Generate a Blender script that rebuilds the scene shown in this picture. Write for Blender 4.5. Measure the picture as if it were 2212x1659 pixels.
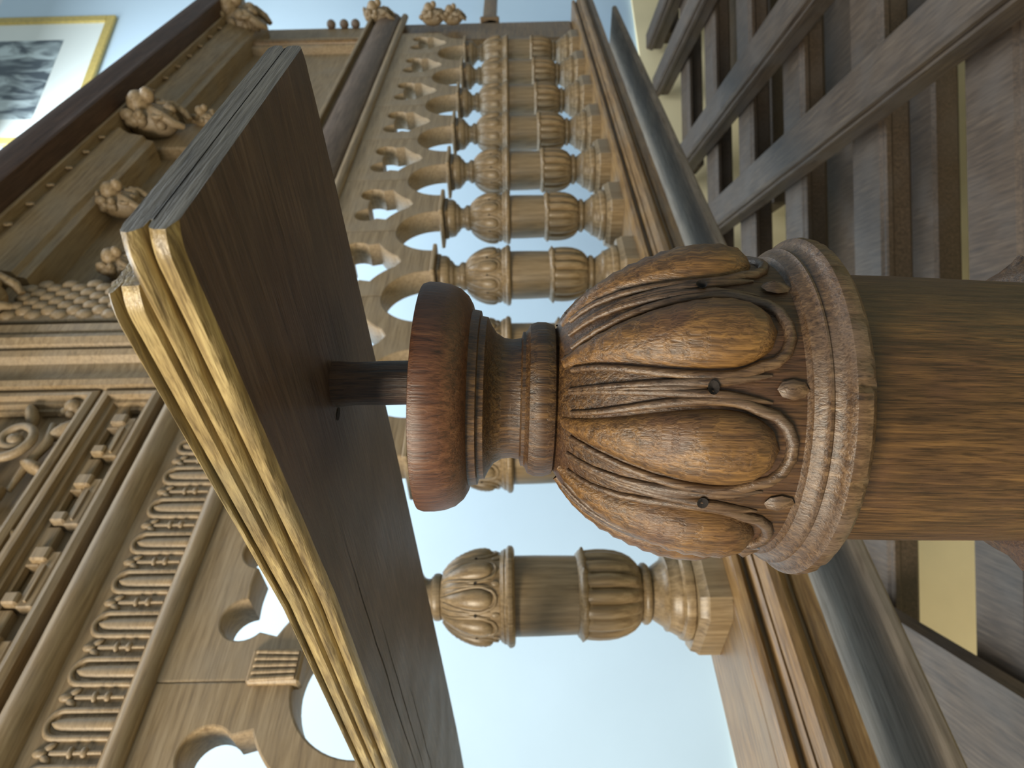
import bpy, math, random
from mathutils import Vector, Matrix
random.seed(7)
for o in list(bpy.data.objects): bpy.data.objects.remove(o)
sc = bpy.context.scene
C = sc.collection
pi = math.pi
rad = math.radians

# ------------------------------------------------------------------ camera
H = 3.1                                   # eye height above the hall floor
FPX = 1478.0
ang = rad(42.2); roll = rad(1.16); pitch = math.atan(11/FPX)
F0 = Vector((math.cos(ang), math.sin(ang), 0)); R0 = Vector((math.sin(ang), -math.cos(ang), 0)); U0 = Vector((0, 0, 1))
Fv = F0*math.cos(pitch)+U0*math.sin(pitch); Uv = U0*math.cos(pitch)-F0*math.sin(pitch)
Rr = R0*math.cos(roll)-Uv*math.sin(roll); Ur = Uv*math.cos(roll)+R0*math.sin(roll)
cd = bpy.data.cameras.new('camera'); cam = bpy.data.objects.new('camera', cd); C.objects.link(cam)
cd.sensor_width = 36; cd.lens = FPX/2212*36; cd.clip_start = 0.02; cd.clip_end = 100
m = Matrix((-Ur, Rr, -Fv)).transposed().to_4x4()     # the phone is held on its side: picture left is up
m.translation = (0, 0, H); cam.matrix_world = m
cd.dof.use_dof = True; cd.dof.focus_distance = 0.36; cd.dof.aperture_fstop = 15
sc.camera = cam

# ------------------------------------------------------------------ light
w = bpy.data.worlds.new('world'); sc.world = w; w.use_nodes = True
bg = w.node_tree.nodes['Background']; bg.inputs[0].default_value = (0.72, 0.90, 1.0, 1); bg.inputs[1].default_value = 0.34
def area(name, loc, target, size, power, col, sy=None):
    l = bpy.data.lights.new(name, 'AREA'); l.energy = power; l.color = col; l.shape = 'RECTANGLE'; l.size = size; l.size_y = sy or size
    o = bpy.data.objects.new(name, l); C.objects.link(o); o.location = loc
    o.rotation_euler = (Vector(target)-Vector(loc)).to_track_quat('-Z', 'Y').to_euler(); return o
area('rooflight', (3.3, 1.5, H+4.4), (3.3, 1.5, 0), 4.6, 700, (0.88, 0.96, 1.0))
area('tall_window_light', (-2.8, 0.1, H+1.9), (1.0, 0.9, H+0.2), 1.5, 290, (1.0, 0.90, 0.72))
sc.view_settings.view_transform = 'Standard'; sc.view_settings.look = 'None'
sc.view_settings.exposure = 0.03; sc.view_settings.gamma = 1.0; sc.view_settings.use_curve_mapping = False

# ------------------------------------------------------------------ materials
def srgb(c): return tuple((x/255/12.92 if x/255 <= .04045 else ((x/255+.055)/1.055)**2.4) for x in c)+(1,)
def oak(name, dark, mid, light, axis, rough=.45, scale=1.0, bump=.25, grey=None, patch=14.0, pore=.75):
    M = bpy.data.materials.new(name); M.use_nodes = True; N = M.node_tree.nodes; L = M.node_tree.links
    b = N['Principled BSDF']
    tc = N.new('ShaderNodeTexCoord')
    def streak(across, along, detail):
        mp = N.new('ShaderNodeMapping'); L.new(tc.outputs['Object'], mp.inputs[0])
        q = [across*scale]*3; q['xyz'.index(axis)] = along*scale; mp.inputs['Scale'].default_value = q
        n = N.new('ShaderNodeTexNoise'); n.inputs['Scale'].default_value = 1; n.inputs['Detail'].default_value = detail; n.inputs['Roughness'].default_value = .6; n.inputs['Distortion'].default_value = .25
        L.new(mp.outputs[0], n.inputs['Vector']); return n
    n1 = streak(150, 9, 7); n3 = streak(420, 22, 4)
    r = N.new('ShaderNodeValToRGB'); L.new(n1.outputs['Fac'], r.inputs[0])
    e = r.color_ramp.elements; e[0].position = .30; e[0].color = srgb(dark); e[1].position = .72; e[1].color = srgb(light)
    x = e.new(.5); x.color = srgb(mid)
    # larger blotches of a second stain tone
    n2 = N.new('ShaderNodeTexNoise'); n2.inputs['Scale'].default_value = patch*scale; n2.inputs['Detail'].default_value = 5; L.new(tc.outputs['Object'], n2.inputs['Vector'])
    r2 = N.new('ShaderNodeValToRGB'); r2.color_ramp.elements[0].position = .46; r2.color_ramp.elements[1].position = .66; L.new(n2.outputs['Fac'], r2.inputs[0])
    mul = N.new('ShaderNodeMath'); mul.operation = 'MULTIPLY'; mul.inputs[1].default_value = .6; L.new(r2.outputs[0], mul.inputs[0])
    mx = N.new('ShaderNodeMix'); mx.data_type = 'RGBA'; L.new(mul.outputs[0], mx.inputs[0]); L.new(r.outputs[0], mx.inputs[6]); mx.inputs[7].default_value = srgb(grey or mid)
    # fine dark pores
    r3 = N.new('ShaderNodeValToRGB'); r3.color_ramp.elements[0].position = .36; r3.color_ramp.elements[0].color = (.38, .34, .30, 1); r3.color_ramp.elements[1].position = .52; r3.color_ramp.elements[1].color = (1, 1, 1, 1); L.new(n3.outputs['Fac'], r3.inputs[0])
    mm = N.new('ShaderNodeMix'); mm.data_type = 'RGBA'; mm.blend_type = 'MULTIPLY'; mm.inputs[0].default_value = pore; L.new(mx.outputs[2], mm.inputs[6]); L.new(r3.outputs[0], mm.inputs[7])
    L.new(mm.outputs[2], b.inputs['Base Color'])
    rg = N.new('ShaderNodeMath'); rg.operation = 'MULTIPLY_ADD'; rg.inputs[1].default_value = .25; rg.inputs[2].default_value = rough-.12; L.new(n2.outputs['Fac'], rg.inputs[0]); L.new(rg.outputs[0], b.inputs['Roughness'])
    b.inputs['Specular IOR Level'].default_value = .5 if rough < .7 else .2
    ad = N.new('ShaderNodeMath'); ad.operation = 'ADD'; L.new(n1.outputs['Fac'], ad.inputs[0]); L.new(n3.outputs['Fac'], ad.inputs[1])
    bp = N.new('ShaderNodeBump'); bp.inputs['Strength'].default_value = bump; bp.inputs['Distance'].default_value = .0012
    L.new(ad.outputs[0], bp.inputs['Height']); L.new(bp.outputs[0], b.inputs['Normal'])
    return M
def plain(name, col, rough=.7, noise=0.0, scale=3, metal=0):
    M = bpy.data.materials.new(name); M.use_nodes = True; N = M.node_tree.nodes; L = M.node_tree.links; b = N['Principled BSDF']
    b.inputs['Roughness'].default_value = rough; b.inputs['Metallic'].default_value = metal
    tc = N.new('ShaderNodeTexCoord'); n = N.new('ShaderNodeTexNoise'); n.inputs['Scale'].default_value = scale; n.inputs['Detail'].default_value = 5
    L.new(tc.outputs['Object'], n.inputs['Vector']); r = N.new('ShaderNodeValToRGB'); L.new(n.outputs['Fac'], r.inputs[0])
    r.color_ramp.elements[0].position = .35; r.color_ramp.elements[1].position = .65
    r.color_ramp.elements[0].color = srgb([max(0, c*(1-noise)) for c in col]); r.color_ramp.elements[1].color = srgb(col)
    L.new(r.outputs[0], b.inputs['Base Color']); return M
NEAR = oak('near_oak', (42, 28, 16), (74, 52, 30), (106, 77, 43), 'z', .36, 2.4, .6, (72, 47, 33), 9, .95)
NEARLOBE = oak('near_lobe_oak', (58, 40, 22), (100, 72, 40), (138, 102, 56), 'z', .36, 2.4, .5, (82, 56, 42), 11)
NEARGREY = oak('near_grey_sheen_oak', (52, 38, 27), (86, 65, 46), (116, 92, 66), 'z', .36, 2.4, .4, (92, 78, 68), 11)  # grey of dust plus the silvery gloss highlight, painted into the colour
NEARCAP = oak('near_cap_oak', (52, 31, 19), (82, 50, 31), (102, 68, 44), 'z', .42, 2.4, .35, (74, 50, 38), 9)
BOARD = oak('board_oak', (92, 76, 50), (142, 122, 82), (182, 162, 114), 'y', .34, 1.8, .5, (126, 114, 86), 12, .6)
BOARDE = oak('board_end_cool_light_oak', (74, 66, 56), (104, 96, 86), (130, 122, 110), 'x', .5, 1.8, .6, (112, 106, 98), 12, .6)  # same board, greyed to paint in the cool light on its end face
BOARDB = oak('board_underside_shade_oak', (52, 39, 32), (72, 55, 45), (96, 79, 67), 'y', .5, 1.6, .7, (70, 59, 54), 9)  # same board, darkened: the shade on its underside is painted into the colour
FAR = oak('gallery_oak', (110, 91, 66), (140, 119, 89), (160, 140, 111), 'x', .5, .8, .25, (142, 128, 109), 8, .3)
FARZ = oak('gallery_baluster_oak', (94, 76, 51), (124, 103, 73), (148, 127, 96), 'z', .38, .8, .25, (132, 118, 97), 8, .3)
FARD = oak('gallery_dark_oak', (78, 62, 50), (104, 86, 72), (128, 110, 94), 'x', .5, .8, .25, (112, 98, 88), 8, .4)
SHELF = oak('cornice_soffit_shade_oak', (54, 36, 26), (72, 50, 38), (92, 68, 54), 'x', .5, .8, .25, (72, 54, 46), 8, .4)  # shade of the overhanging soffit painted in as a darker oak
RAIL = oak('gallery_rail_oak', (80, 60, 36), (118, 90, 54), (146, 118, 78), 'x', .40, .8, .3, (118, 102, 82), 8, .5)
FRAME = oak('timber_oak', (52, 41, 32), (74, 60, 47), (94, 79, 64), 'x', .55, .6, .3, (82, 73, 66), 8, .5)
LEDGE = oak('ledge_grey_oak', (112, 100, 88), (138, 126, 112), (156, 144, 130), 'x', .85, .6, .3, (112, 106, 100), 8, .4)
HOLE = plain('dark_hole', (22, 15, 11), .9)
WALL = plain('white_plaster', (196, 220, 240), .85, .015, 2)
CREAM = plain('cream_flagstone', (206, 190, 146), .8, .06, 3)
CREAMW = plain('cream_plaster', (255, 236, 190), .85, .03, 3)
GOLD = plain('gold_frame', (196, 176, 104), .4, .1, 30)
MAT = plain('mount_card', (226, 236, 236), .8, .01)
DARK = plain('black_filler', (34, 28, 24), .6, .3, 6)

# ------------------------------------------------------------------ helpers
def mesh(name, v, f, mat, smooth=35):
    me = bpy.data.meshes.new(name); me.from_pydata([tuple(p) for p in v], [], f); me.materials.append(mat); me.update()
    if smooth:
        me.shade_smooth(); me.set_sharp_from_angle(angle=rad(smooth))
    return me
def obj(name, me, parent=None, loc=None, rot=None):
    o = bpy.data.objects.new(name, me); C.objects.link(o); o.parent = parent
    if loc is not None: o.location = loc
    if rot is not None: o.rotation_euler = rot
    return o
def tag(o, label, cat, group=None):
    o['label'] = label; o['category'] = cat
    if group: o['group'] = group
    return o
def struct(o): o['kind'] = 'structure'; return o
def thing(name, label, cat, loc=(0, 0, 0), group=None, rz=0):
    o = obj(name, None, None, loc); o.rotation_euler.z = rz; return tag(o, label, cat, group)
def merge(parts):
    V = []; Fc = []
    for v, f in parts:
        n = len(V); V += list(v); Fc += [tuple(i+n for i in q) for q in f]
    return V, Fc
def box(x0, x1, y0, y1, z0, z1):
    v = [(x, y, z) for x in (x0, x1) for y in (y0, y1) for z in (z0, z1)]
    return v, [(0, 1, 3, 2), (4, 6, 7, 5), (0, 4, 5, 1), (2, 3, 7, 6), (0, 2, 6, 4), (1, 5, 7, 3)]
def cbox(x0, x1, y0, y1, z0, z1, c=.004):
    # box with chamfered edges
    import itertools
    xs, ys, zs = (x0, x1), (y0, y1), (z0, z1); v = []; idx = {}
    sg = (1, -1)
    for i, j, k in itertools.product((0, 1), repeat=3):
        p = (xs[i], ys[j], zs[k]); s = (sg[i], sg[j], sg[k])
        for a in range(3):      # vertex lying on the face perpendicular to axis a
            q = [p[b]+(s[b]*c if b != a else 0) for b in range(3)]
            idx[(i, j, k, a)] = len(v); v.append(tuple(q))
    f = []
    for a in range(3):
        b, d = [(1, 2), (2, 0), (0, 1)][a]
        for e in (0, 1):
            q = []
            for (p, r) in ((0, 0), (1, 0), (1, 1), (0, 1)):
                t = [0, 0, 0]; t[a] = e; t[b] = p; t[d] = r; q.append(idx[tuple(t)+(a,)])
            f.append(tuple(q) if e else tuple(reversed(q)))
    for a in range(3):          # edges
        b, d = [(1, 2), (2, 0), (0, 1)][a]
        for p in (0, 1):
            for r in (0, 1):
                def g(e, ax):
                    t = [0, 0, 0]; t[a] = e; t[b] = p; t[d] = r; return idx[tuple(t)+(ax,)]
                q = (g(0, b), g(1, b), g(1, d), g(0, d)); f.append(q if p == r else tuple(reversed(q)))
    for i, j, k in itertools.product((0, 1), repeat=3):
        q = tuple(idx[(i, j, k, a)] for a in range(3)); f.append(q if (i+j+k) % 2 else tuple(reversed(q)))
    return v, f
def lathe(prof, n=48, mod=None, closed=True):
    # prof: (r, z) from top to bottom or bottom to top; mod(theta, i, r, z) -> r
    v = []; f = []
    for i, (r, z) in enumerate(prof):
        for k in range(n):
            t = 2*pi*k/n; q = mod(t, i, r, z) if mod else r
            v.append((q*math.cos(t), q*math.sin(t), z))
    for i in range(len(prof)-1):
        for k in range(n):
            a, b = i*n+k, i*n+(k+1) % n
            f.append((a, b, b+n, a+n))
    up = prof[-1][1] > prof[0][1]
    if not up: f = [tuple(reversed(q)) for q in f]
    if closed:
        lo = list(range(n)); hi = [(len(prof)-1)*n+k for k in range(n)]
        if up: f += [tuple(reversed(lo)), tuple(hi)]
        else: f += [tuple(lo), tuple(reversed(hi))]
    return v, f
def tube(pts, radii, n=6):
    v = []; f = []; P = [Vector(p) for p in pts]
    up = None
    for i, p in enumerate(P):
        d = (P[min(i+1, len(P)-1)]-P[max(i-1, 0)]).normalized()
        if up is None: up = d.orthogonal().normalized()
        up = (up-d*up.dot(d)).normalized(); s = d.cross(up)
        r = radii[i] if hasattr(radii, '__len__') else radii
        for k in range(n):
            t = 2*pi*k/n; v.append(p+up*math.cos(t)*r+s*math.sin(t)*r)
    for i in range(len(P)-1):
        for k in range(n):
            a, b = i*n+k, i*n+(k+1) % n; f.append((a, b, b+n, a+n))
    f += [tuple(reversed(range(n))), tuple((len(P)-1)*n+k for k in range(n))]
    return v, f
def ball(c, s, n=10, m_=7, rot=None):
    v = []; f = []; c = Vector(c)
    for i in range(m_+1):
        a = pi*i/m_
        for k in range(n):
            t = 2*pi*k/n; p = Vector((math.sin(a)*math.cos(t)*s[0], math.sin(a)*math.sin(t)*s[1], math.cos(a)*s[2]))
            if rot: p = rot @ p
            v.append(c+p)
    for i in range(m_):
        for k in range(n):
            a, b = i*n+k, i*n+(k+1) % n; f.append((a, a+n, b+n, b))
    return v, f
def extrude_x(prof, x0, x1, seg=1, jit=0.0):
    # prof: closed list of (y, z)
    n = len(prof); v = []; f = []
    for s in range(seg+1):
        x = x0+(x1-x0)*s/seg
        for (y, z) in prof: v.append((x, y+random.uniform(-jit, jit), z+random.uniform(-jit, jit)))
    for s in range(seg):
        for k in range(n):
            a, b = s*n+k, s*n+(k+1) % n; f.append((a, a+n, b+n, b))
    f += [tuple(range(n)), tuple(reversed(range(seg*n, seg*n+n)))]
    ar = sum(prof[k][0]*prof[(k+1) % n][1]-prof[(k+1) % n][0]*prof[k][1] for k in range(n))
    if ar > 0: f = [tuple(reversed(q)) for q in f]
    return v, f
def roll_prof(cy, cz, r, n=12, sy=1, sz=1):
    return [(cy+sy*r*math.cos(2*pi*k/n), cz+sz*r*math.sin(2*pi*k/n)) for k in range(n)]
def frame_ring(x0, x1, z0, z1, v0, prof):
    # mitred picture-frame moulding on a wall facing -y; prof = [(inset, proud)...]
    v = []; f = []
    for ins, pr in prof:
        v += [(x0+ins, v0-pr, z0+ins), (x1-ins, v0-pr, z0+ins), (x1-ins, v0-pr, z1-ins), (x0+ins, v0-pr, z1-ins)]
    for i in range(len(prof)-1):
        for k in range(4):
            a, b = i*4+k, i*4+(k+1) % 4; f.append((a, b, b+4, a+4))
    return v, f
def Z(z): return H+z

# ------------------------------------------------------------------ setting
floor = struct(obj('floor', mesh('floor', *box(-9, 11, -7, 11, -.1, 0), CREAM, 0)))
# long plaster wall behind the gallery, running 63.7 deg off the view axis
wd = (F0*math.cos(rad(63.7))+R0*math.sin(rad(63.7))).normalized(); wn = Vector((wd.y, -wd.x, 0))
if wn.dot(F0) > 0: wn = -wn
wp = F0*4.7
def wallpt(s, z, off=0): return Vector((wp.x, wp.y, 0))+wd*s+wn*off+Vector((0, 0, z))
v = [wallpt(s, z, o) for s in (-6, 7.5) for o in (0, -.25) for z in (0, 8)]
struct(obj('wall_back', mesh('wall_back', v, [(0, 1, 3, 2), (4, 6, 7, 5), (0, 4, 5, 1), (2, 3, 7, 6), (0, 2, 6, 4), (1, 5, 7, 3)], WALL, 0)))

v = [wallpt(q, z, o) for q in (-5.9, 7.4) for o in (.035, .0) for z in (0, H-1.15)]
struct(obj('wall_dado', mesh('wall_dado', v, [(0, 1, 3, 2), (4, 6, 7, 5), (0, 4, 5, 1), (2, 3, 7, 6), (0, 2, 6, 4), (1, 5, 7, 3)], CREAMW, 0)))
# ------------------------------------------------------------------ baluster (local z = 0 at its foot)
def zl(z): return z+.551
core = [(r*.965 if z < -.03 else r, z) for r, z in ((.040, -.020), (.047, -.0245), (.056, -.0305), (.064, -.039), (.072, -.052), (.0775, -.066), (.081, -.08), (.0835, -.095), (.0845, -.11), (.0845, -.122), (.0845, -.136))]
def core_r(z):
    for (r0, z0), (r1, z1) in zip(core, core[1:]):
        if z1 <= z <= z0: t = (z0-z)/(z0-z1); return r0+(r1-r0)*t
    return core[0][0] if z > core[0][1] else core[-1][0]
def core_n(z):
    e = .003; dr = (core_r(z+e)-core_r(z-e))/(2*e); n = Vector((1, -dr)).normalized(); return n   # (radial, z)
def on_core(th, z, h=0):
    n = core_n(z); r = core_r(z)+n.x*h; return Vector((r*math.cos(th), r*math.sin(th), zl(z+n.y*h)))
ZT, ZB = -.0235, -.1225
def lobe_w(s):           # half angle of a lobe at s (0 top, 1 bottom)
    if s < .72: return rad(4.4+9.4*math.sin(s/.72*pi/2))
    return rad(13.8)*math.sqrt(max(0, 1-((s-.72)/.28)**2))
def make_lobe():
    ns, nt = 24, 12; v = []; f = []
    for i in range(ns+1):
        s = 1-(1-i/ns)**1.0
        if i == ns: s = .999
        z = ZT+(ZB-ZT)*s
        env = min(1, .30+1.1*s) if s < .8 else math.sqrt(max(0.02, 1-((s-.8)/.2)**2))
        for k in range(nt+1):
            t = -1+2*k/nt
            h = -.002+(.0135*env+.0006*math.sin(s*70+t*3))*math.sqrt(max(0, 1-t*t))
            v.append(on_core(t*lobe_w(s), z, h))
    for i in range(ns):
        for k in range(nt):
            a = i*(nt+1)+k; f.append((a, a+nt+1, a+nt+2, a+1))
    return v, f
def make_rim():
    pts = []; rr = []
    for i in range(15):
        s = .04+i/14*.86; pts.append(on_core(lobe_w(s)*1.0+rad(2.2), ZT+(ZB-ZT)*s, .0005)); rr.append(.0014+.0019*s)
    for a in range(1, 8):
        t = a/7*pi; s = .9+.16*math.sin(t)
        pts.append(on_core(rad(12.6)*math.cos(t), ZT+(ZB-ZT)*s, .0006)); rr.append(.0030)
    for i in range(15):
        s = .9-i/14*.86; pts.append(on_core(-lobe_w(s)-rad(2.2), ZT+(ZB-ZT)*s, .0005)); rr.append(.0014+.0019*s)
    return tube(pts, rr, 8)
def make_tongue():
    parts = []
    for sd in (-1, 0, 1):
        pts = []; rr = []
        for i in range(14):
            s = .03+i/13*(.92 if sd else .62)
            spread = rad(.5+2.4*s) if s < .7 else rad(2.2+(s-.7)*9)
            pts.append(on_core(sd*spread, ZT+(ZB-ZT)*s, .0005)); rr.append(((.0013+.0022*s) if sd else (.001+.0028*s))*(1 if i < 11 else (.8, .55, .2)[i-11]))
        parts.append(tube(pts, rr, 7))
    # dart leaf below
    tri = []
    for k in range(9):
        t = 2*pi*k/8; tri.append(on_core(rad(3.4)*math.sin(t), -.127+.0075*math.cos(t), .0015))
    v = tri[:8]+[on_core(0, -.125, .0055)]
    parts.append((v, [(k, (k+1) % 8, 8) for k in range(8)]))
    return merge(parts)
def make_hole():
    c = on_core(0, -.0905, .0042); nrm = Vector((core_n(-.0905).x, 0, core_n(-.0905).y))
    q = nrm.to_track_quat('Z', 'Y').to_matrix()
    v = [c+q @ Vector((.0034*math.cos(2*pi*k/12), .0027*math.sin(2*pi*k/12), 0)) for k in range(12)]+[c-nrm*.003]
    return v, [(k, (k+1) % 12, 12) for k in range(12)]
def band_mod(t, i, r, z):
    if i in (3, 4):
        return r-.0022*nick[int(t/(2*pi)*168) % 168]
    return r
nick = [0]*168
p_ = 0
while p_ < 166:
    nick[p_] = random.choice((.5, .8, 1.2, 1.0)); p_ += random.choice((3, 3, 4, 4, 5, 6))
def oct_plinth():
    v = []; f = []
    a, b = .094, .066
    ring = [(a, b), (b, a), (-b, a), (-a, b), (-a, -b), (-b, -a), (b, -a), (a, -b)]
    lev = [(0, 1.0), (.040, 1.0), (.046, .955), (.056, .93)]
    for z, s in lev: v += [(x*s, y*s, z) for x, y in ring]
    for i in range(len(lev)-1):
        for k in range(8): p, q = i*8+k, i*8+(k+1) % 8; f.append((p, q, q+8, p+8))
    f += [tuple(reversed(range(8))), tuple(range(24, 32))]
    return v, f
def flute_mod(t, i, r, z):
    u = (z-.146)/(.257-.146)
    if u < 0.02 or u > .99: return r
    c = abs(math.sin(8*t)); dep = .0065*min(1, u*4)*min(1, (1-u)*10)
    return r-dep*(1-c)**1.5*1.3+.002*c
def leafband_mod(t, i, r, z):
    return r+(.006*max(0, math.cos(8*t))**6 if i in (2, 3) else 0)
PROF = {
 'base_moulding': [(.080, .054), (.087, .058), (.089, .066), (.086, .074), (.078, .078), (.078, .082), (.074, .088), (.071, .096), (.071, .100), (.064, .103), (.058, .112), (.050, .124), (.046, .130)],
 'lower_collar': [(.046, .128), (.054, .130), (.058, .135), (.058, .140), (.054, .145), (.050, .147)],
 'shaft': [(.0735, .258), (.0745, .30), (.0755, .34), (.0757, .38), (.0755, .393)],
 'upper_band': [(.077, .3880), (.0865, .3885), (.0915, .3900), (.0945, .3930), (.0955, .3970), (.0950, .4000), (.0930, .4020), (.0925, .4022), (.0908, .4034), (.0893, .4052), (.0885, .4072), (.0892, .4080), (.0892, .4090), (.0880, .4096), (.0868, .4110), (.0860, .4130), (.0845, .4150), (.0830, .4156), (.0815, .417)],
 'neck': [(.040, zl(-.021)), (.0432, zl(-.0195)), (.0448, zl(-.015)), (.0448, zl(-.010)), (.0432, zl(-.006)), (.0400, zl(-.0045)), (.0390, zl(-.0035)), (.0390, zl(-.002)), (.0352, zl(-.001)), (.0345, zl(.004)), (.0352, zl(.009)), (.038, zl(.0135)), (.0425, zl(.0165)), (.047, zl(.0185)), (.0475, zl(.022)), (.0505, zl(.0225)), (.0512, zl(.027))],
 'cap_disc': [(.048, zl(.0265)), (.0545, zl(.0275)), (.0590, zl(.0300)), (.0630, zl(.0345)), (.0652, zl(.0400)), (.0662, zl(.0460)), (.0664, zl(.0520)), (.0655, zl(.0548)), (.064, zl(.0552))],
}
def baluster_meshes(tag_, mat, capmat, n, lobemat=None, greymat=None):
    D = {}; lobemat = lobemat or mat; greymat = greymat or mat
    D['base_plinth'] = mesh('base_plinth'+tag_, *oct_plinth(), mat, 25)
    for k, pr in PROF.items():
        mm = capmat if k == 'cap_disc' else (greymat if k == 'upper_band' else mat)
        if k == 'upper_band': D[k] = mesh(k+tag_, *lathe(pr, 168 if n > 60 else n, band_mod if n > 60 else None), mm, 30)
        else: D[k] = mesh(k+tag_, *lathe(pr, n), mm, 40)
    cup = [(.050, .146), (.058, .152), (.068, .162), (.0755, .176), (.0805, .192), (.083, .210), (.0835, .228), (.0825, .243), (.0815, .252), (.081, .257)]
    D['lower_cup'] = mesh('lower_cup'+tag_, *lathe(cup, 96, flute_mod), mat, 60)
    lb = [(.078, .250), (.082, .252), (.0845, .255), (.086, .259), (.084, .263), (.080, .266), (.077, .269)]
    D['lower_band'] = mesh('lower_band'+tag_, *lathe(lb, 96, leafband_mod), mat, 60)
    D['acorn_cup'] = mesh('acorn_cup'+tag_, *lathe([(r, zl(z)) for r, z in core], n), mat, 60)
    D['lobe'] = mesh('lobe'+tag_, *make_lobe(), lobemat, 80)
    D['lobe_rim'] = mesh('lobe_rim'+tag_, *make_rim(), greymat, 80)
    D['tongue'] = mesh('tongue'+tag_, *make_tongue(), greymat, 80)
    D['drilled_hole'] = mesh('drilled_hole'+tag_, *make_hole(), HOLE, 0)
    return D
def baluster(D, loc, label, group, phase, detail=True, rz=0):
    t = thing('turned_baluster', label, 'baluster', loc, group)
    for k in ('base_plinth', 'base_moulding', 'lower_collar', 'lower_cup', 'lower_band', 'shaft', 'upper_band', 'neck', 'cap_disc'):
        obj(k, D[k], t)
    a = obj('acorn_cup', D['acorn_cup'], t)
    for k in range(9):
        th = phase+k*2*pi/9
        obj('lobe', D['lobe'], a, rot=(0, 0, th))
        if detail:
            obj('lobe_rim', D['lobe_rim'], a, rot=(0, 0, th))
            obj('tongue', D['tongue'], a, rot=(0, 0, th+pi/9))
            obj('drilled_hole', D['drilled_hole'], a, rot=(0, 0, th+pi/9))
    return t
# nearest baluster
NX, NY = .286, .280
toward = math.atan2(-NY, -NX)
ND = baluster_meshes('_near', NEAR, NEARCAP, 96, NEARLOBE, NEARGREY)
nb = baluster(ND, (NX, NY, Z(-.551)), 'large reddish-brown baluster with acorn cup in the foreground, under the moulded rail', 'oak balusters', toward+rad(24))
# it leans a little to the right
lean = .045
from mathutils import Quaternion
nb.rotation_mode = 'QUATERNION'; nb.rotation_quaternion = Quaternion(F0, lean); nb.location = Vector((NX, NY, Z(-.551)))-R0*(.40*lean)
# pedestal that carries it
ped = thing('newel_pedestal', 'square oak pedestal carrying the foreground baluster', 'pedestal', (NX, NY, 0))
pt = Z(-.551)-.005
obj('pedestal_shaft', mesh('pedestal_shaft', *cbox(-.105, .105, -.105, .105, .14, pt-.05, .006), NEAR, 30), ped)
obj('pedestal_foot', mesh('pedestal_foot', *cbox(-.13, .13, -.13, .13, 0, .14, .01), NEAR, 30), ped)
obj('pedestal_cap', mesh('pedestal_cap', *cbox(-.125, .125, -.125, .125, pt-.05, pt, .008), NEAR, 30), ped)

# foreground rail board resting on a peg
rl = thing('moulded_rail', 'worn dark oak rail board with moulded edge resting on a peg', 'handrail', (0, 0, Z(.106)))
def board(prof_l, prof_r, y0, y1, seg, jit, mat, name, endround=0.0):
    prof_l = [(a, b*.83) for a, b in prof_l]; prof_r = [(a, b*.83) for a, b in prof_r]
    # left profile (x offset from the edge, z) bottom to top, right likewise; edges taper with y
    def le(y): return .187+.018*min(1, max(0, (y-.1)/.25))
    def re(y): return .381+.058*min(1, max(0, (y-.12)/1.0))**.75
    v = []; f = []
    nl = len(prof_l); n = nl+len(prof_r)
    W = [[random.uniform(-1, 1) for _ in range(seg+1)] for _ in range(n)]
    for q in range(n):
        for s in range(1, seg+1): W[q][s] = .82*W[q][s-1]+.3*W[q][s]
    for s in range(seg+1):
        y = y0+(y1-y0)*(s/seg)**1.4
        er = endround*max(0, 1-(y-y0)/.012)**2
        for q, (dx, z) in enumerate(prof_l):
            c = 1 if z > .0 else 0
            v.append((le(y)+dx+er+jit*W[q][s], y, z+jit*.5*W[q][s]*c))
        for q, (dx, z) in enumerate(reversed(prof_r)):
            v.append((re(y)-dx-er+jit*.5*W[nl+q][s], y, z))
    for s in range(seg):
        for k in range(n):
            a, b = s*n+k, s*n+(k+1) % n; f.append((a, b, b+n, a+n))
    f += [tuple(reversed(range(n))), tuple(range(seg*n, seg*n+n))]
    return v, f
Y1 = 1.55
lowp = [(.0050, 0), (.0018, .0012), (-.0002, .0030), (-.0006, .0070), (.0002, .0092), (.0020, .0104), (.006, .0106)]
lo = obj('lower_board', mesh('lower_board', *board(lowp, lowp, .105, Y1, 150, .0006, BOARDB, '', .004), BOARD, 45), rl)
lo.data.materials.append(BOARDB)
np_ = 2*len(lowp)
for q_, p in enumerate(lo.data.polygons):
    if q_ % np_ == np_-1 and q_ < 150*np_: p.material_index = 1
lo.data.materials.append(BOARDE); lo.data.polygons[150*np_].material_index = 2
rollp = [(.0065, .0100), (.0065, .0116), (.0016, .0124), (-.0010, .0142), (-.0020, .0166), (-.0012, .0190), (.0010, .0204), (.0040, .0208)]
obj('roll_moulding', mesh('roll_moulding', *board(rollp, [(.004, .0100), (.004, .012), (-.0005, .0135), (-.001, .018), (.003, .0208)], .105, Y1, 150, .0005, BOARD, '', .0035), BOARD, 40), rl).data.materials.append(BOARDE)
me_ = bpy.data.meshes['roll_moulding']; me_.polygons[len(me_.polygons)-2].material_index = 1
strp = [(.0030, .0204), (.0030, .0216), (.0004, .0220), (-.0010, .0232), (-.0016, .0290), (-.0010, .0302), (.0050, .0304)]
obj('upper_board', mesh('upper_board', *board(strp, [(.010, .0204), (.006, .022), (.010, .0304)], .126, Y1, 150, .0006, BOARD, '', .004), BOARD, 40), rl)
lipp = [(.0045, .0302), (.0048, .0316), (-.0024, .0324), (-.0036, .0336), (-.0030, .0344), (-.001, .0350)]
obj('top_lip', mesh('top_lip', *board(lipp, [(.016, .0302), (.012, .032), (.014, .035)], .127, Y1, 120, .0007, BOARD, '', .003), BOARD, 40), rl)
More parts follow.
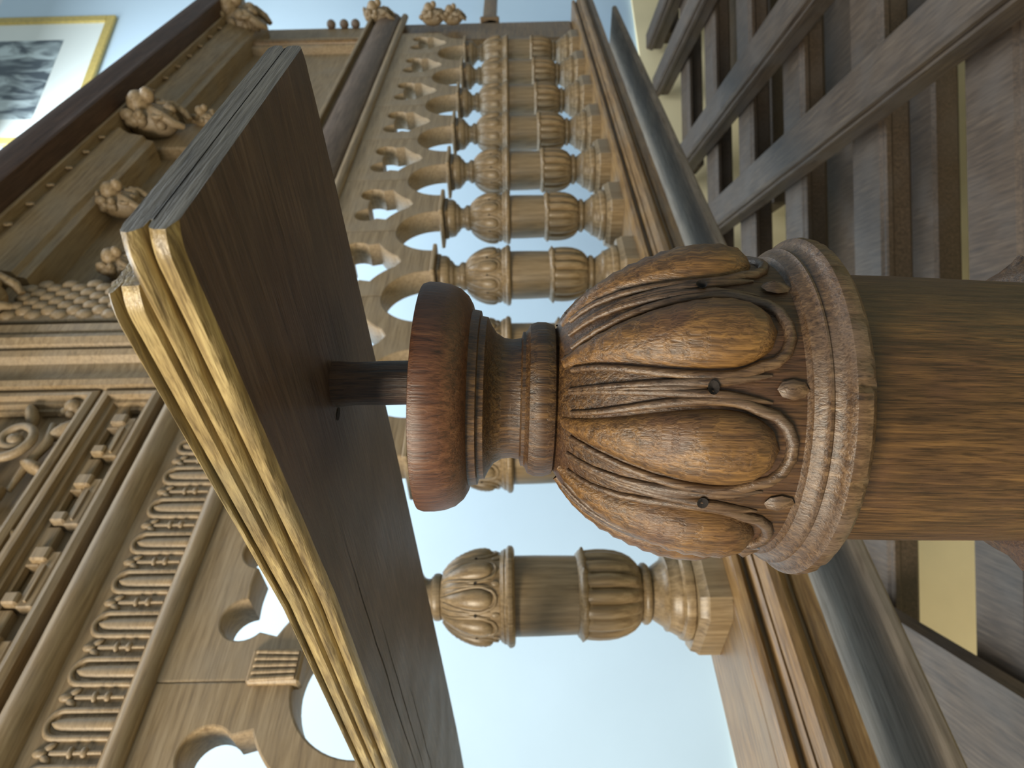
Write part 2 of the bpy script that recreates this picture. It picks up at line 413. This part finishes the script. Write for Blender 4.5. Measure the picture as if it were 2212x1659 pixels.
# cracks along the underside and a nail hole
def crack(x, y0, y1, w_):
    pts = []; n = 16
    for i in range(n+1): pts.append((x+random.uniform(-.0012, .0012), y0+(y1-y0)*i/n))
    v = []
    for i, (a, b) in enumerate(pts):
        ww = w_*math.sin(pi*(i+.15)/(n+.3)); v += [(a-ww, b, -.0002), (a+ww, b, -.0002), (a, b, .0015)]
    f = []
    for i in range(n): f += [(i*3, i*3+1, i*3+4, i*3+3)]
    return v, f
pegx, pegy = NX+.003+R0.x*.0105, NY-.0065+R0.y*.0105
obj('grain_crack', mesh('grain_crack', *crack(.243, .33, .78, .0008), HOLE, 0), rl)
obj('grain_crack', mesh('grain_crack', *crack(.262, .46, .80, .0007), HOLE, 0), rl)
obj('grain_crack', mesh('grain_crack', *crack(.285, .62, .95, .0007), HOLE, 0), rl)
hv = [(pegx-.008+.0048*math.cos(2*pi*k/14), pegy+.0165+.0030*math.sin(2*pi*k/14), -.0003) for k in range(14)]
obj('nail_hole', mesh('nail_hole', hv, [tuple(reversed(range(14)))], HOLE, 0), rl)
pegp = [(.0128, Z(.0575)-Z(.106)), (.0128, -.03), (.0125, -.012), (.0132, -.004), (.0132, .004)]
def pegm(t, i, r, z): return r*(1+.025*math.cos(6*t+.4))
pg = obj('peg', mesh('peg', *lathe(pegp, 36, pegm), NEAR, 30), rl, (pegx, pegy, 0)); pg['label'] = 'short round oak peg'

# ------------------------------------------------------------------ gallery: rail, balusters, carved screen
V = 1.20
A0, A1 = -.72, 4.62
SP = .375; KA = .71
rail = thing('gallery_rail', 'long moulded oak rail carrying the row of balusters', 'rail', (0, 0, Z(-.376)))
rp = [(1.325, 0), (1.325, -.012), (1.30, -.02), (1.30, -.12), (1.06, -.125), (1.052, -.122), (1.055, -.094), (1.062, -.090), (1.062, -.085), (1.050, -.080), (1.040, -.066), (1.042, -.052), (1.056, -.044), (1.062, -.040), (1.060, -.036), (1.066, -.030), (1.078, -.0275), (1.078, -.022), (1.070, -.019), (1.064, -.012), (1.068, -.003), (1.076, 0), (1.108, 0), (1.111, -.0035), (1.114, 0)]
obj('rail_beam', mesh('rail_beam', *extrude_x(rp, A0, A1, 60, .0004), RAIL, 40), rail)
obj('ledge_board', mesh('ledge_board', *cbox(-.575, 4.615, 1.10, 1.46, -.276, -.246, .008), LEDGE, 30), rail)
for x in (A0+.06,):
    p = thing('gallery_post', 'tall square oak post under the far end of the gallery rail' if x > 1 else 'tall square oak post under the near end of the gallery rail', 'post', (x, V, 0))
    obj('post_shaft', mesh('post_shaft', *cbox(-.08, .08, -.08, .08, .15, Z(-.376)-.128, .008), FRAME, 30), p)
    obj('post_foot', mesh('post_foot', *cbox(-.10, .10, -.10, .10, 0, .15, .01), FRAME, 30), p)
FD = baluster_meshes('_gallery', FARZ, FARZ, 40)
ordinal = {0: 'first', 1: 'second', 2: 'third', 3: 'fourth', 4: 'fifth', 5: 'sixth', 6: 'seventh', 7: 'eighth', 8: 'ninth', 9: 'tenth'}
for k in range(0, 10):
    x = KA+SP*k
    if k == 0: lb = 'pale oak baluster standing alone before the white wall, nearest of the gallery row'
    else: lb = ordinal[k]+' oak baluster of the gallery row counted from the near end'
    baluster(FD, (x, V, Z(-.376)), lb, 'oak balusters', rad(-125), detail=(k < 6))

S = thing('carved_gallery_screen', 'carved oak screen of arches, fluted frieze and bracketed cornice above balusters', 'screen', (0, V, Z(0)))
def part(name, vf, mat, smooth=35, parent=None, loc=None, rot=None):
    return obj(name, mesh(name, *vf, mat, smooth), parent or S, loc, rot)
# arch panels cut from a flat outline with a pierced spandrel
def panel_mesh():
    cu = bpy.data.curves.new('panel', 'CURVE'); cu.dimensions = '2D'; cu.fill_mode = 'BOTH'; cu.extrude = .036; cu.bevel_depth = .004; cu.bevel_resolution = 1
    def spl(pts):
        s = cu.splines.new('POLY'); s.points.add(len(pts)-1)
        for q, (x, y) in zip(s.points, pts): q.co = (x, y, 0, 1)
        s.use_cyclic_u = True
    h = SP/2; r = .130; cz = .262
    out = [(-h+.004, .650), (-h+.004, cz+r)]
    for i in range(1, 15): a = pi/2*i/14; out.append((-h+r*math.sin(a), cz+r*math.cos(a)))
    out += [(-h+r, .256), (h-r, .256)]
    for i in range(13, -1, -1): a = pi/2*i/14; out.append((h-r*math.sin(a)-(.004 if i == 0 else 0), cz+r*math.cos(a)))
    out += [(h-.004, .650)]
    spl(out)
    # pierced spandrel: two lobes above and a long point below
    half = [(.004, .352)]                                   # right half, bottom to top
    for i in range(13):
        a = rad(34+32*i/12); half.append((h-.188*math.cos(a), .262+.188*math.sin(a)))
    for i in range(1, 20):
        a = rad(-62)+rad(232)*i/19; half.append((.074+.044*math.cos(a), .502+.046*math.sin(a)))
    half.append((.006, .512))
    tre = half+[(-x, y) for x, y in reversed(half)]
    spl(tre)
    o = bpy.data.objects.new('tmp', cu); C.objects.link(o)
    dg = bpy.context.evaluated_depsgraph_get(); me = bpy.data.meshes.new_from_object(o.evaluated_get(dg))
    bpy.data.objects.remove(o)
    me.transform(Matrix(((1, 0, 0, 0), (0, 0, -1, -.022), (0, 1, 0, 0), (0, 0, 0, 1))))
    me.name = 'arch_panel'; me.materials.clear(); me.materials.append(FAR); me.shade_smooth(); me.set_sharp_from_angle(angle=rad(40)); return me
PM = panel_mesh()
def key_v():
    parts = [cbox(-.030, .030, -.072, -.04, .380, .470, .004)]
    parts += [tube([(x, -.072, .388), (x*1.15, -.072, .462)], .0042, 8) for x in (-.021, -.0105, 0, .0105, .021)]
    return merge(parts)
KM = mesh('keystone', *key_v(), FAR, 50)
IM = mesh('impost_block', *merge([cbox(-.050, .050, -.056, .056, .2305, .247, .004)]), FARZ, 30)
AB = mesh('abacus', *cbox(-.078, .078, -.076, .076, .245, .258, .003), FAR, 30)
for k in range(-2, 11):
    x = KA+SP*k
    if k <= 9:
        ap = obj('arch_panel', PM, S, (x, 0, 0))
        obj('abacus', AB, ap); obj('impost_block', IM, ap)
    if k <= 1: obj('keystone', KM, S, (x-SP/2+.022, 0, -.004))
# backing above arches
part('backing_board', cbox(A0, A1, -.01, .08, .648, 1.60, .004), FAR, 30)
# lower roll and fluted frieze
part('lower_roll', extrude_x(roll_prof(-.062, .640, .020, 14), A0, A1, 30, .0003), FAR, 60)
part('frieze_board', cbox(A0, A1, -.045, 0, .655, .835, .003), FAR, 30)
part('upper_roll', extrude_x([(-.02, .800), (-.050, .806), (-.068, .816), (-.078, .832), (-.076, .848), (-.062, .858), (-.045, .860), (-.02, .864)], A0, A1, 30, .0003), FAR, 50)
# flutes: raised U rims round a rounded tongue
def flute_v():
    pts = [(-.022, -.046, .670)]+[(.022*-math.cos(pi*i/10), -.048, .760+.022*math.sin(pi*i/10)) for i in range(11)]+[(.022, -.046, .670)]
    rim = tube(pts, .0055, 8)
    v = []; f = []; n = 8
    rows = [.668, .70, .735, .755, .765, .771]; hw = [.0125, .0125, .0125, .0115, .0085, .003]
    for z, w_ in zip(rows, hw):
        for k in range(n+1):
            t = -1+2*k/n; v.append((w_*t, -.044-.010*math.sqrt(max(0, 1-t*t)), z))
    for i in range(len(rows)-1):
        for k in range(n): a = i*(n+1)+k; f.append((a, a+1, a+n+2, a+n+1))
    return merge([rim, (v, f)])
FM = mesh('flute', *flute_v(), FAR, 60)
def dart_v():
    return merge([ball((0, -.047, .772), (.008, .007, .012)), ball((-.009, -.047, .760), (.006, .005, .011), rot=Matrix.Rotation(.6, 3, 'Y')), ball((.009, -.047, .760), (.006, .005, .011), rot=Matrix.Rotation(-.6, 3, 'Y')), tube([(0, -.047, .755), (0, -.047, .672)], [.005, .0035], 6), ball((0, -.049, .700), (.009, .006, .006)), ball((0, -.049, .722), (.010, .006, .005))])
DM = mesh('dart_leaf', *dart_v(), FAR, 60)
x = .11
while x < 1.30:
    obj('flute', FM, S, (x, 0, 0)); obj('dart_leaf', DM, S, (x+.044, 0, 0)); x += .088
x = -.5
while x < .1: obj('flute', FM, S, (x, 0, 0)); x += .088
# plain rounded beam beyond the corner pilaster
part('round_beam', extrude_x([(-.03, .660), (-.060, .664), (-.078, .680), (-.090, .705), (-.096, .735), (-.094, .765), (-.084, .790), (-.066, .808), (-.03, .815)], 1.50, A1, 30, .0003), FARD, 60)
part('beam_fillet', cbox(1.50, A1, -.098, -.02, .815, .832, .003), FAR, 30)
part('beam_fillet', cbox(1.50, A1, -.070, -.02, .640, .662, .003), FAR, 30)
# corner pilaster with vertical mouldings
pil = [(1.275, 0), (1.275, -.070), (1.290, -.076), (1.300, -.070), (1.305, -.066), (1.335, -.060), (1.362, -.066), (1.372, -.086), (1.390, -.092), (1.396, -.080), (1.404, -.080), (1.410, -.096), (1.428, -.106), (1.446, -.102), (1.456, -.088), (1.462, -.088), (1.468, -.096), (1.494, -.098), (1.500, -.085), (1.520, -.080), (1.520, 0)]
def extrude_z(prof, z0, z1, seg=8):
    n = len(prof); v = []; f = []
    for s in range(seg+1): v += [(x, y, z0+(z1-z0)*s/seg) for x, y in prof]
    for s in range(seg):
        for k in range(n): a, b = s*n+k, s*n+(k+1) % n; f.append((a, a+n, b+n, b))
    f += [tuple(range(n)), tuple(reversed(range(seg*n, seg*n+n)))]
    ar = sum(prof[k][0]*prof[(k+1) % n][1]-prof[(k+1) % n][0]*prof[k][1] for k in range(n))
    if ar > 0: f = [tuple(reversed(q)) for q in f]
    return v, f
part('corner_pilaster', extrude_z(pil, .862, 1.60), FAR, 40)
# mitred strapwork frames on the near panels
pf = [(0, .010), (0, .052), (.012, .058), (.020, .056), (.022, .040), (.034, .040), (.036, .026), (.046, .026), (.048, .012)]
for z0, z1, x0, x1 in ((.885, 1.035, .28, 1.268), (1.045, 1.40, .28, 1.268)):
    part('panel_frame', frame_ring(x0, x1, z0, z1, -.005, pf), FAR, 20)
part('panel_frame', frame_ring(-.70, .27, .885, 1.40, -.005, pf), FAR, 20)
# fret of raised straps and blocks inside the lower frame
for i in range(5):
    x = .30+i*.19
    part('strap', cbox(x, x+.125, -.040, -.004, .925, .958, .003), FAR, 30)
    part('strap', cbox(x+.095, x+.19, -.034, -.004, .962, .992, .003), FAR, 30)
    part('strap_block', cbox(x+.100, x+.132, -.050, -.004, .945, .980, .004), FAR, 30)
    part('strap_block', cbox(x+.004, x+.030, -.050, -.004, .955, .985, .004), FAR, 30)
    part('strap_groove', cbox(x+.01, x+.09, -.046, -.038, .939, .944, .001), FAR, 30)
# scrolled leaf carving in the upper frame
def spiral(cx, cz, r0, turns, d=1, a0=0, n=40, w0=.016, w1=.006, v=-.05):
    pts = []; rr = []
    for i in range(n+1):
        t = i/n; a = a0+d*turns*2*pi*t; r = r0*(1-.82*t); pts.append((cx+r*math.cos(a), v-.015*math.sin(pi*t), cz+r*math.sin(a))); rr.append(w0+(w1-w0)*t)
    return tube(pts, rr, 8)
def leaf(cx, cz, a, L, W, v=-.04):
    R_ = Matrix.Rotation(-a, 3, 'Y'); return ball((cx+math.cos(a)*L*.5, v, cz+math.sin(a)*L*.5), (L*.55, .022, W), 12, 8, R_)
for cx, d in ((1.10, 1), (.84, -1), (.58, 1), (.36, -1)):
    ps = [spiral(cx, 1.17, .062, 1.6, d, 1.2, w0=.013, w1=.007), ball((cx, -.055, 1.17), (.018, .02, .018))]
    for a in range(5): ps.append(leaf(cx+.065*math.cos(a*1.25), 1.17+.065*math.sin(a*1.25), a*1.25+.5*d, .075, .014))
    ps.append(tube([(cx-.13, -.03, 1.13), (cx-.07, -.04, 1.12), (cx, -.045, 1.10), (cx+.06, -.045, 1.115)], [.006, .010, .012, .008], 8))
    part('leaf_scroll', merge(ps), FAR, 70)
    part('flower_boss', merge([ball((cx+.125*d, -.04, 1.10), (.02, .022, .02))]+[ball((cx+.125*d+.02*math.cos(q*1.047), -.036, 1.10+.02*math.sin(q*1.047)), (.011, .012, .011)) for q in range(6)]), FAR, 70)
# scale-carved strip beside the pilaster
part('scale_strip', cbox(1.53, 1.71, -.085, 0, .86, 1.50, .005), FAR, 30)
SM = mesh('scale', *ball((0, 0, 0), (.022, .013, .024), 10, 6), FAR, 70)
for r_ in range(11):
    for c_ in range(4):
        obj('scale', SM, S, (1.556+.0425*c_+(.02 if r_ % 2 else 0), -.084, 1.06+.036*r_))
# cornice: soffit moulding, cove and overhanging shelf
bed = [(0, 1.445), (-.100, 1.445), (-.104, 1.452), (-.108, 1.470), (-.125, 1.478), (-.130, 1.500), (-.136, 1.530), (-.150, 1.548), (-.160, 1.556), (-.160, 1.566), (-.15, 1.570), (-.15, 1.60), (0, 1.60)]
for b0, b1 in ((A0, 1.53), (1.72, 2.71), (3.03, A1-.15)):
    part('cornice_bed', extrude_x(bed, b0, b1, 12, .0003), FAR, 35)
part('cornice_fillet', cbox(A0, A1, -.190, 0, 1.592, 1.606, .003), FAR, 30)
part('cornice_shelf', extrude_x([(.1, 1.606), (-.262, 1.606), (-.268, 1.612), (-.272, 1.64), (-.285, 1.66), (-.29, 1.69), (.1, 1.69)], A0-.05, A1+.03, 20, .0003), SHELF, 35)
def hook_v():
    pts = [(.012*math.cos(a), -.156-.012*math.sin(a*.5), .012*math.sin(a)) for a in [i*.45 for i in range(10)]]
    return tube(pts, [.0055]*6+[.005, .0045, .004, .003], 7)
HM = mesh('cornice_curl', *hook_v(), FAR, 70)
for x in [1.80+.135*i for i in range(7)]+[3.12+.16*i for i in range(7)]:
    obj('cornice_curl', HM, S, (x, 0, 1.578))
# grotesque brackets
def grotesque(seed, sx=1, sz=1, depth=.09):
    rnd = random.Random(seed); ps = []
    ps.append(ball((0, -depth*.5, 0), (.055*sx, depth*.65, .085*sz), 14, 10))
    ps.append(ball((0, -depth*1.15, .025*sz), (.040*sx, .045, .036*sz), 12, 8))          # brow
    ps.append(ball((0, -depth*1.45, -.012*sz), (.020*sx, .028, .022*sz)))                  # muzzle
    for s in (-1, 1):
        ps.append(ball((s*.018*sx, -depth*1.42, .020*sz), (.010, .010, .009)))
        ps.append(ball((s*.046*sx, -depth*.95, .050*sz), (.018, .022, .024)))
        ps.append(spiral(s*.050*sx, -.045*sz, .028, 1.3, s, 1.0, 24, .010, .006, -depth*.75))
        ps.append(tube([(s*.02, -depth, -.02*sz), (s*.048*sx, -depth*.9, -.06*sz), (s*.05*sx, -depth*.6, -.09*sz), (s*.03, -depth*.4, -.11*sz)], [.014, .016, .014, .010], 8))
    for i in range(22):
        a = rnd.uniform(0, 2*pi); ps.append(ball((.058*sx*math.cos(a), -depth*rnd.uniform(.5, 1.0), .075*sz*math.sin(a)+.01), (rnd.uniform(.010, .02), .02, rnd.uniform(.010, .022)), 8, 6))
    return merge(ps)
GM = [mesh('grotesque_mask', *grotesque(s), FAR, 80) for s in (1, 2, 3)]
for i, (x, z, s, pv) in enumerate(((1.58, 1.50, 1.0, -.085), (2.87, 1.50, 1.25, -.065), (4.30, 1.55, 1.5, -.06), (2.24, 1.39, .85, -.03), (1.86, 1.245, .7, -.01), (2.99, 1.33, .6, -.05), (4.52, .79, .9, -.05), (4.50, .46, .8, -.05), (4.50, .34, .7, -.05))):
    o = obj('grotesque_mask', GM[i % 3], S, (x, pv, z)); o.scale = (s, s, s)
# bracket pilaster strips beneath the masks
for x in (2.87,):
    part('bracket_strip', cbox(x-.13, x+.13, -.060, 0, 1.10, 1.60, .008), FAR, 30)
for x in (4.20,):
    part('bracket_strip', cbox(x-.10, x+.06, -.055, 0, .84, 1.60, .008), FAR, 30)
    part('bracket_roll', extrude_z([(x-.05+.02*math.cos(2*pi*k/12), -.055+.02*math.sin(2*pi*k/12)) for k in range(12)], .85, 1.5), RAIL, 60)
    part('bracket_roll', extrude_z([(x+.01+.012*math.cos(2*pi*k/12), -.055+.012*math.sin(2*pi*k/12)) for k in range(12)], .85, 1.5), FAR, 60)
# end pier closing the arcade
part('end_pier', cbox(4.28, A1, -.02, .09, -.375, .648, .006), RAIL, 30)
# finials at the far end edge
for z in (.95, 1.02, 1.1): part('edge_knob', merge([ball((A1+.0, -.03, z), (.03, .03, .028)), ball((A1+.02, -.03, z+.01), (.028, .012, .010))]), FARD, 70)

# ------------------------------------------------------------------ rail running off beyond the end of the screen
s0 = Vector((4.66, 1.22, 0))
bl = 3.55
br = thing('landing_rail', 'brown horizontal rail crossing the white wall beyond the screen end', 'rail', (s0.x, s0.y, Z(.125)))
obj('rail_bar', mesh('rail_bar', *extrude_x([(-.04, -.04), (.04, -.04), (.045, .0), (.03, .045), (-.03, .045), (-.045, 0)], 0, bl, 8), RAIL, 40), br)
obj('rail_collar', mesh('rail_collar', *cbox(.0, .03, -.06, .06, -.06, .06, .006), RAIL, 30), br)

# ------------------------------------------------------------------ timber framework below (beams follow the stair well)
hz = Z(-1.2)
rzF = math.atan2(F0.y, F0.x)
def wall_f(r): return (4.7+.494*r)-.07
def fpt(f_, r, z): p = F0*f_+R0*r; return (p.x, p.y, z)
TF = thing('timber_framework', 'dark open framework of slanting beams and joists below the gallery', 'framework', (0, 0, 0), None, rzF)
def beam(r, wd_, f0, f1, top=hz, dep=.14):
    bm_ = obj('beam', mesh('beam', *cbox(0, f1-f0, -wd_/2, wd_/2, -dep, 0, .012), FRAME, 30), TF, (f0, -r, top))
    obj('beam_fillet', mesh('beam_fillet', *cbox(.01, f1-f0-.01, wd_/2-.002, wd_/2+.012, -.06, -.03, .004), FRAME, 30), bm_)
beam(1.005, .17, 1.15, wall_f(.92)); beam(1.62, .16, 1.6, wall_f(1.54)); beam(2.50, .15, 2.0, wall_f(2.42)); beam(3.0, .14, 2.6, wall_f(2.9)); beam(3.9, .14, 3.4, wall_f(3.8))
def curve_plate(name, splines, half, mat):
    cu = bpy.data.curves.new(name, 'CURVE'); cu.dimensions = '2D'; cu.fill_mode = 'BOTH'; cu.extrude = half
    for pts in splines:
        q = cu.splines.new('POLY'); q.points.add(len(pts)-1); q.use_cyclic_u = True
        for w_, (x, y) in zip(q.points, pts): w_.co = (x, y, 0, 1)
    o = bpy.data.objects.new('tmp', cu); C.objects.link(o)
    me = bpy.data.meshes.new_from_object(o.evaluated_get(bpy.context.evaluated_depsgraph_get())); bpy.data.objects.remove(o)
    me.name = name; me.materials.clear(); me.materials.append(mat); return me
def cres(cx, cy, L_, W_, a, bend):
    out = []
    for sd in (1, -1):
        for i in range(11):
            t = (i/10 if sd > 0 else 1-i/10); u = (t-.5)*L_; vv = bend*(1-4*(t-.5)**2)+sd*W_*math.sin(pi*t)
            out.append((cx+u*math.cos(a)-vv*math.sin(a), cy+u*math.sin(a)+vv*math.cos(a)))
    return out
fe = wall_f(-1.36)
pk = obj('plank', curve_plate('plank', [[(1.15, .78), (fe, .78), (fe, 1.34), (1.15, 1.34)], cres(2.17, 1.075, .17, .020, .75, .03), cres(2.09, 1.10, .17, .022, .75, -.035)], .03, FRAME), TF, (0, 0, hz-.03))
for i in range(-1, 7):
    f_ = 2.50+.676*i; jd = .22
    r0 = max(-2.2, (f_+jd-4.7)/.494+.16); r1 = (3.15 if f_ < 4.3 else 5.0) if f_ > 2.3 else 1.6
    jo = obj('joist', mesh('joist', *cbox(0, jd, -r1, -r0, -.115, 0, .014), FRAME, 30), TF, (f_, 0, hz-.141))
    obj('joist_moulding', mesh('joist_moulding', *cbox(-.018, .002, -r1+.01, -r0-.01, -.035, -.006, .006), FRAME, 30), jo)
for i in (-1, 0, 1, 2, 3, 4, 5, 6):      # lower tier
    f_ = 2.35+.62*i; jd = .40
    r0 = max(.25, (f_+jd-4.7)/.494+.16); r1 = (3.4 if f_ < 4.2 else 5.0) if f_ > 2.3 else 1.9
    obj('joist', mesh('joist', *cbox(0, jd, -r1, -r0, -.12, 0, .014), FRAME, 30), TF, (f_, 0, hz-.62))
for r, f_ in ((1.62, 1.75), (-1.06, 1.3), (3.0, 2.75), (1.005, 1.25)):
    obj('prop', mesh('prop', *cbox(-.06, .06, -.06, .06, -(hz-.14), 0, .008), FRAME, 30), TF, (f_, -r, hz-.14))
# pierced scroll on the wide plank, and an added dark block on the floor to blacken the gaps
def chest(f_, r, w_, d_, h_, label):
    t = thing('dark_filler_chest', label, 'chest', fpt(f_, r, 0), None, rzF)
    obj('chest_body', mesh('chest_body', *cbox(-d_/2, d_/2, -w_/2, w_/2, .06, h_-.05, .01), DARK, 30), t)
    obj('chest_lid', mesh('chest_lid', *cbox(-d_/2-.02, d_/2+.02, -w_/2-.02, w_/2+.02, h_-.05, h_, .01), DARK, 30), t)
    for a in (-1, 1):
        for b in (-1, 1): obj('chest_foot', mesh('chest_foot', *cbox(a*(d_/2-.05)-.04, a*(d_/2-.05)+.04, b*(w_/2-.05)-.04, b*(w_/2-.05)+.04, 0, .06, .006), DARK, 30), t)
chest(3.1, .95, 1.1, .6, .75, 'black chest-shaped block on the floor, added to darken gaps in the timber framework')

# ------------------------------------------------------------------ framed print on the wall
def wall_hit(x, y, off=0):
    X, Y = 1659-y, x
    d = Fv+Rr*((X-829.5)/FPX)+Ur*((1106-Y)/FPX)
    o = Vector((wp.x, wp.y, 0))+wn*off
    t = (o.dot(wn))/(Vector((d.x, d.y, 0)).dot(wn)); p = d*t
    return (p-o).dot(wd), p.z+H
sr, zb = wall_hit(255, 40); slf, _ = wall_hit(60, 318)
ww = sr-slf; hh = ww*1.28
cxf = (sr+slf)/2
fr = thing('framed_print', 'gold-framed black and white landscape print with white mount on the wall', 'picture', wallpt(cxf, zb, .005), rz=math.atan2(wd.y, wd.x))
sy = -1 if (Matrix.Rotation(math.atan2(wd.y, wd.x), 3, 'Z') @ Vector((0, -1, 0))).dot(wn) > 0 else 1
g = ww*.05
for nm, b in (('frame_bar', (-ww/2, ww/2, 0, g)), ('frame_bar', (-ww/2, ww/2, hh-g, hh)), ('frame_bar', (-ww/2, -ww/2+g, g, hh-g)), ('frame_bar', (ww/2-g, ww/2, g, hh-g))):
    y0, y1 = sorted((0, sy*.035)); obj(nm, mesh(nm, *cbox(b[0], b[1], y0, y1, b[2], b[3], .006), GOLD, 30), fr)
def flat(x0, x1, z0, z1, y0, y1): a, b = sorted((y0, y1)); return box(x0, x1, a, b, z0, z1)
obj('mount', mesh('mount', *flat(-ww/2+g, ww/2-g, g, hh-g, 0, sy*.012), MAT, 0), fr)
PR = bpy.data.materials.new('grey_print'); PR.use_nodes = True
N = PR.node_tree.nodes; L = PR.node_tree.links; b = N['Principled BSDF']; b.inputs['Roughness'].default_value = .4
tc = N.new('ShaderNodeTexCoord'); mp = N.new('ShaderNodeMapping'); mp.inputs['Scale'].default_value = (9, 1, 3.2); mp.inputs['Rotation'].default_value = (0, .5, 0); L.new(tc.outputs['Object'], mp.inputs[0])
n = N.new('ShaderNodeTexNoise'); n.inputs['Scale'].default_value = 1.0; n.inputs['Detail'].default_value = 7; n.inputs['Distortion'].default_value = 1.2; L.new(mp.outputs[0], n.inputs['Vector'])
r = N.new('ShaderNodeValToRGB'); L.new(n.outputs['Fac'], r.inputs[0]); e = r.color_ramp.elements
e[0].position = .42; e[0].color = srgb((84, 96, 106)); e[1].position = .66; e[1].color = srgb((196, 214, 220)); L.new(r.outputs[0], b.inputs['Base Color'])
mg = ww*.19
obj('print_sheet', mesh('print_sheet', *flat(-ww/2+mg, ww/2-mg, mg*1.35, hh-mg*1.1, sy*.012, sy*.0135), PR, 0), fr)
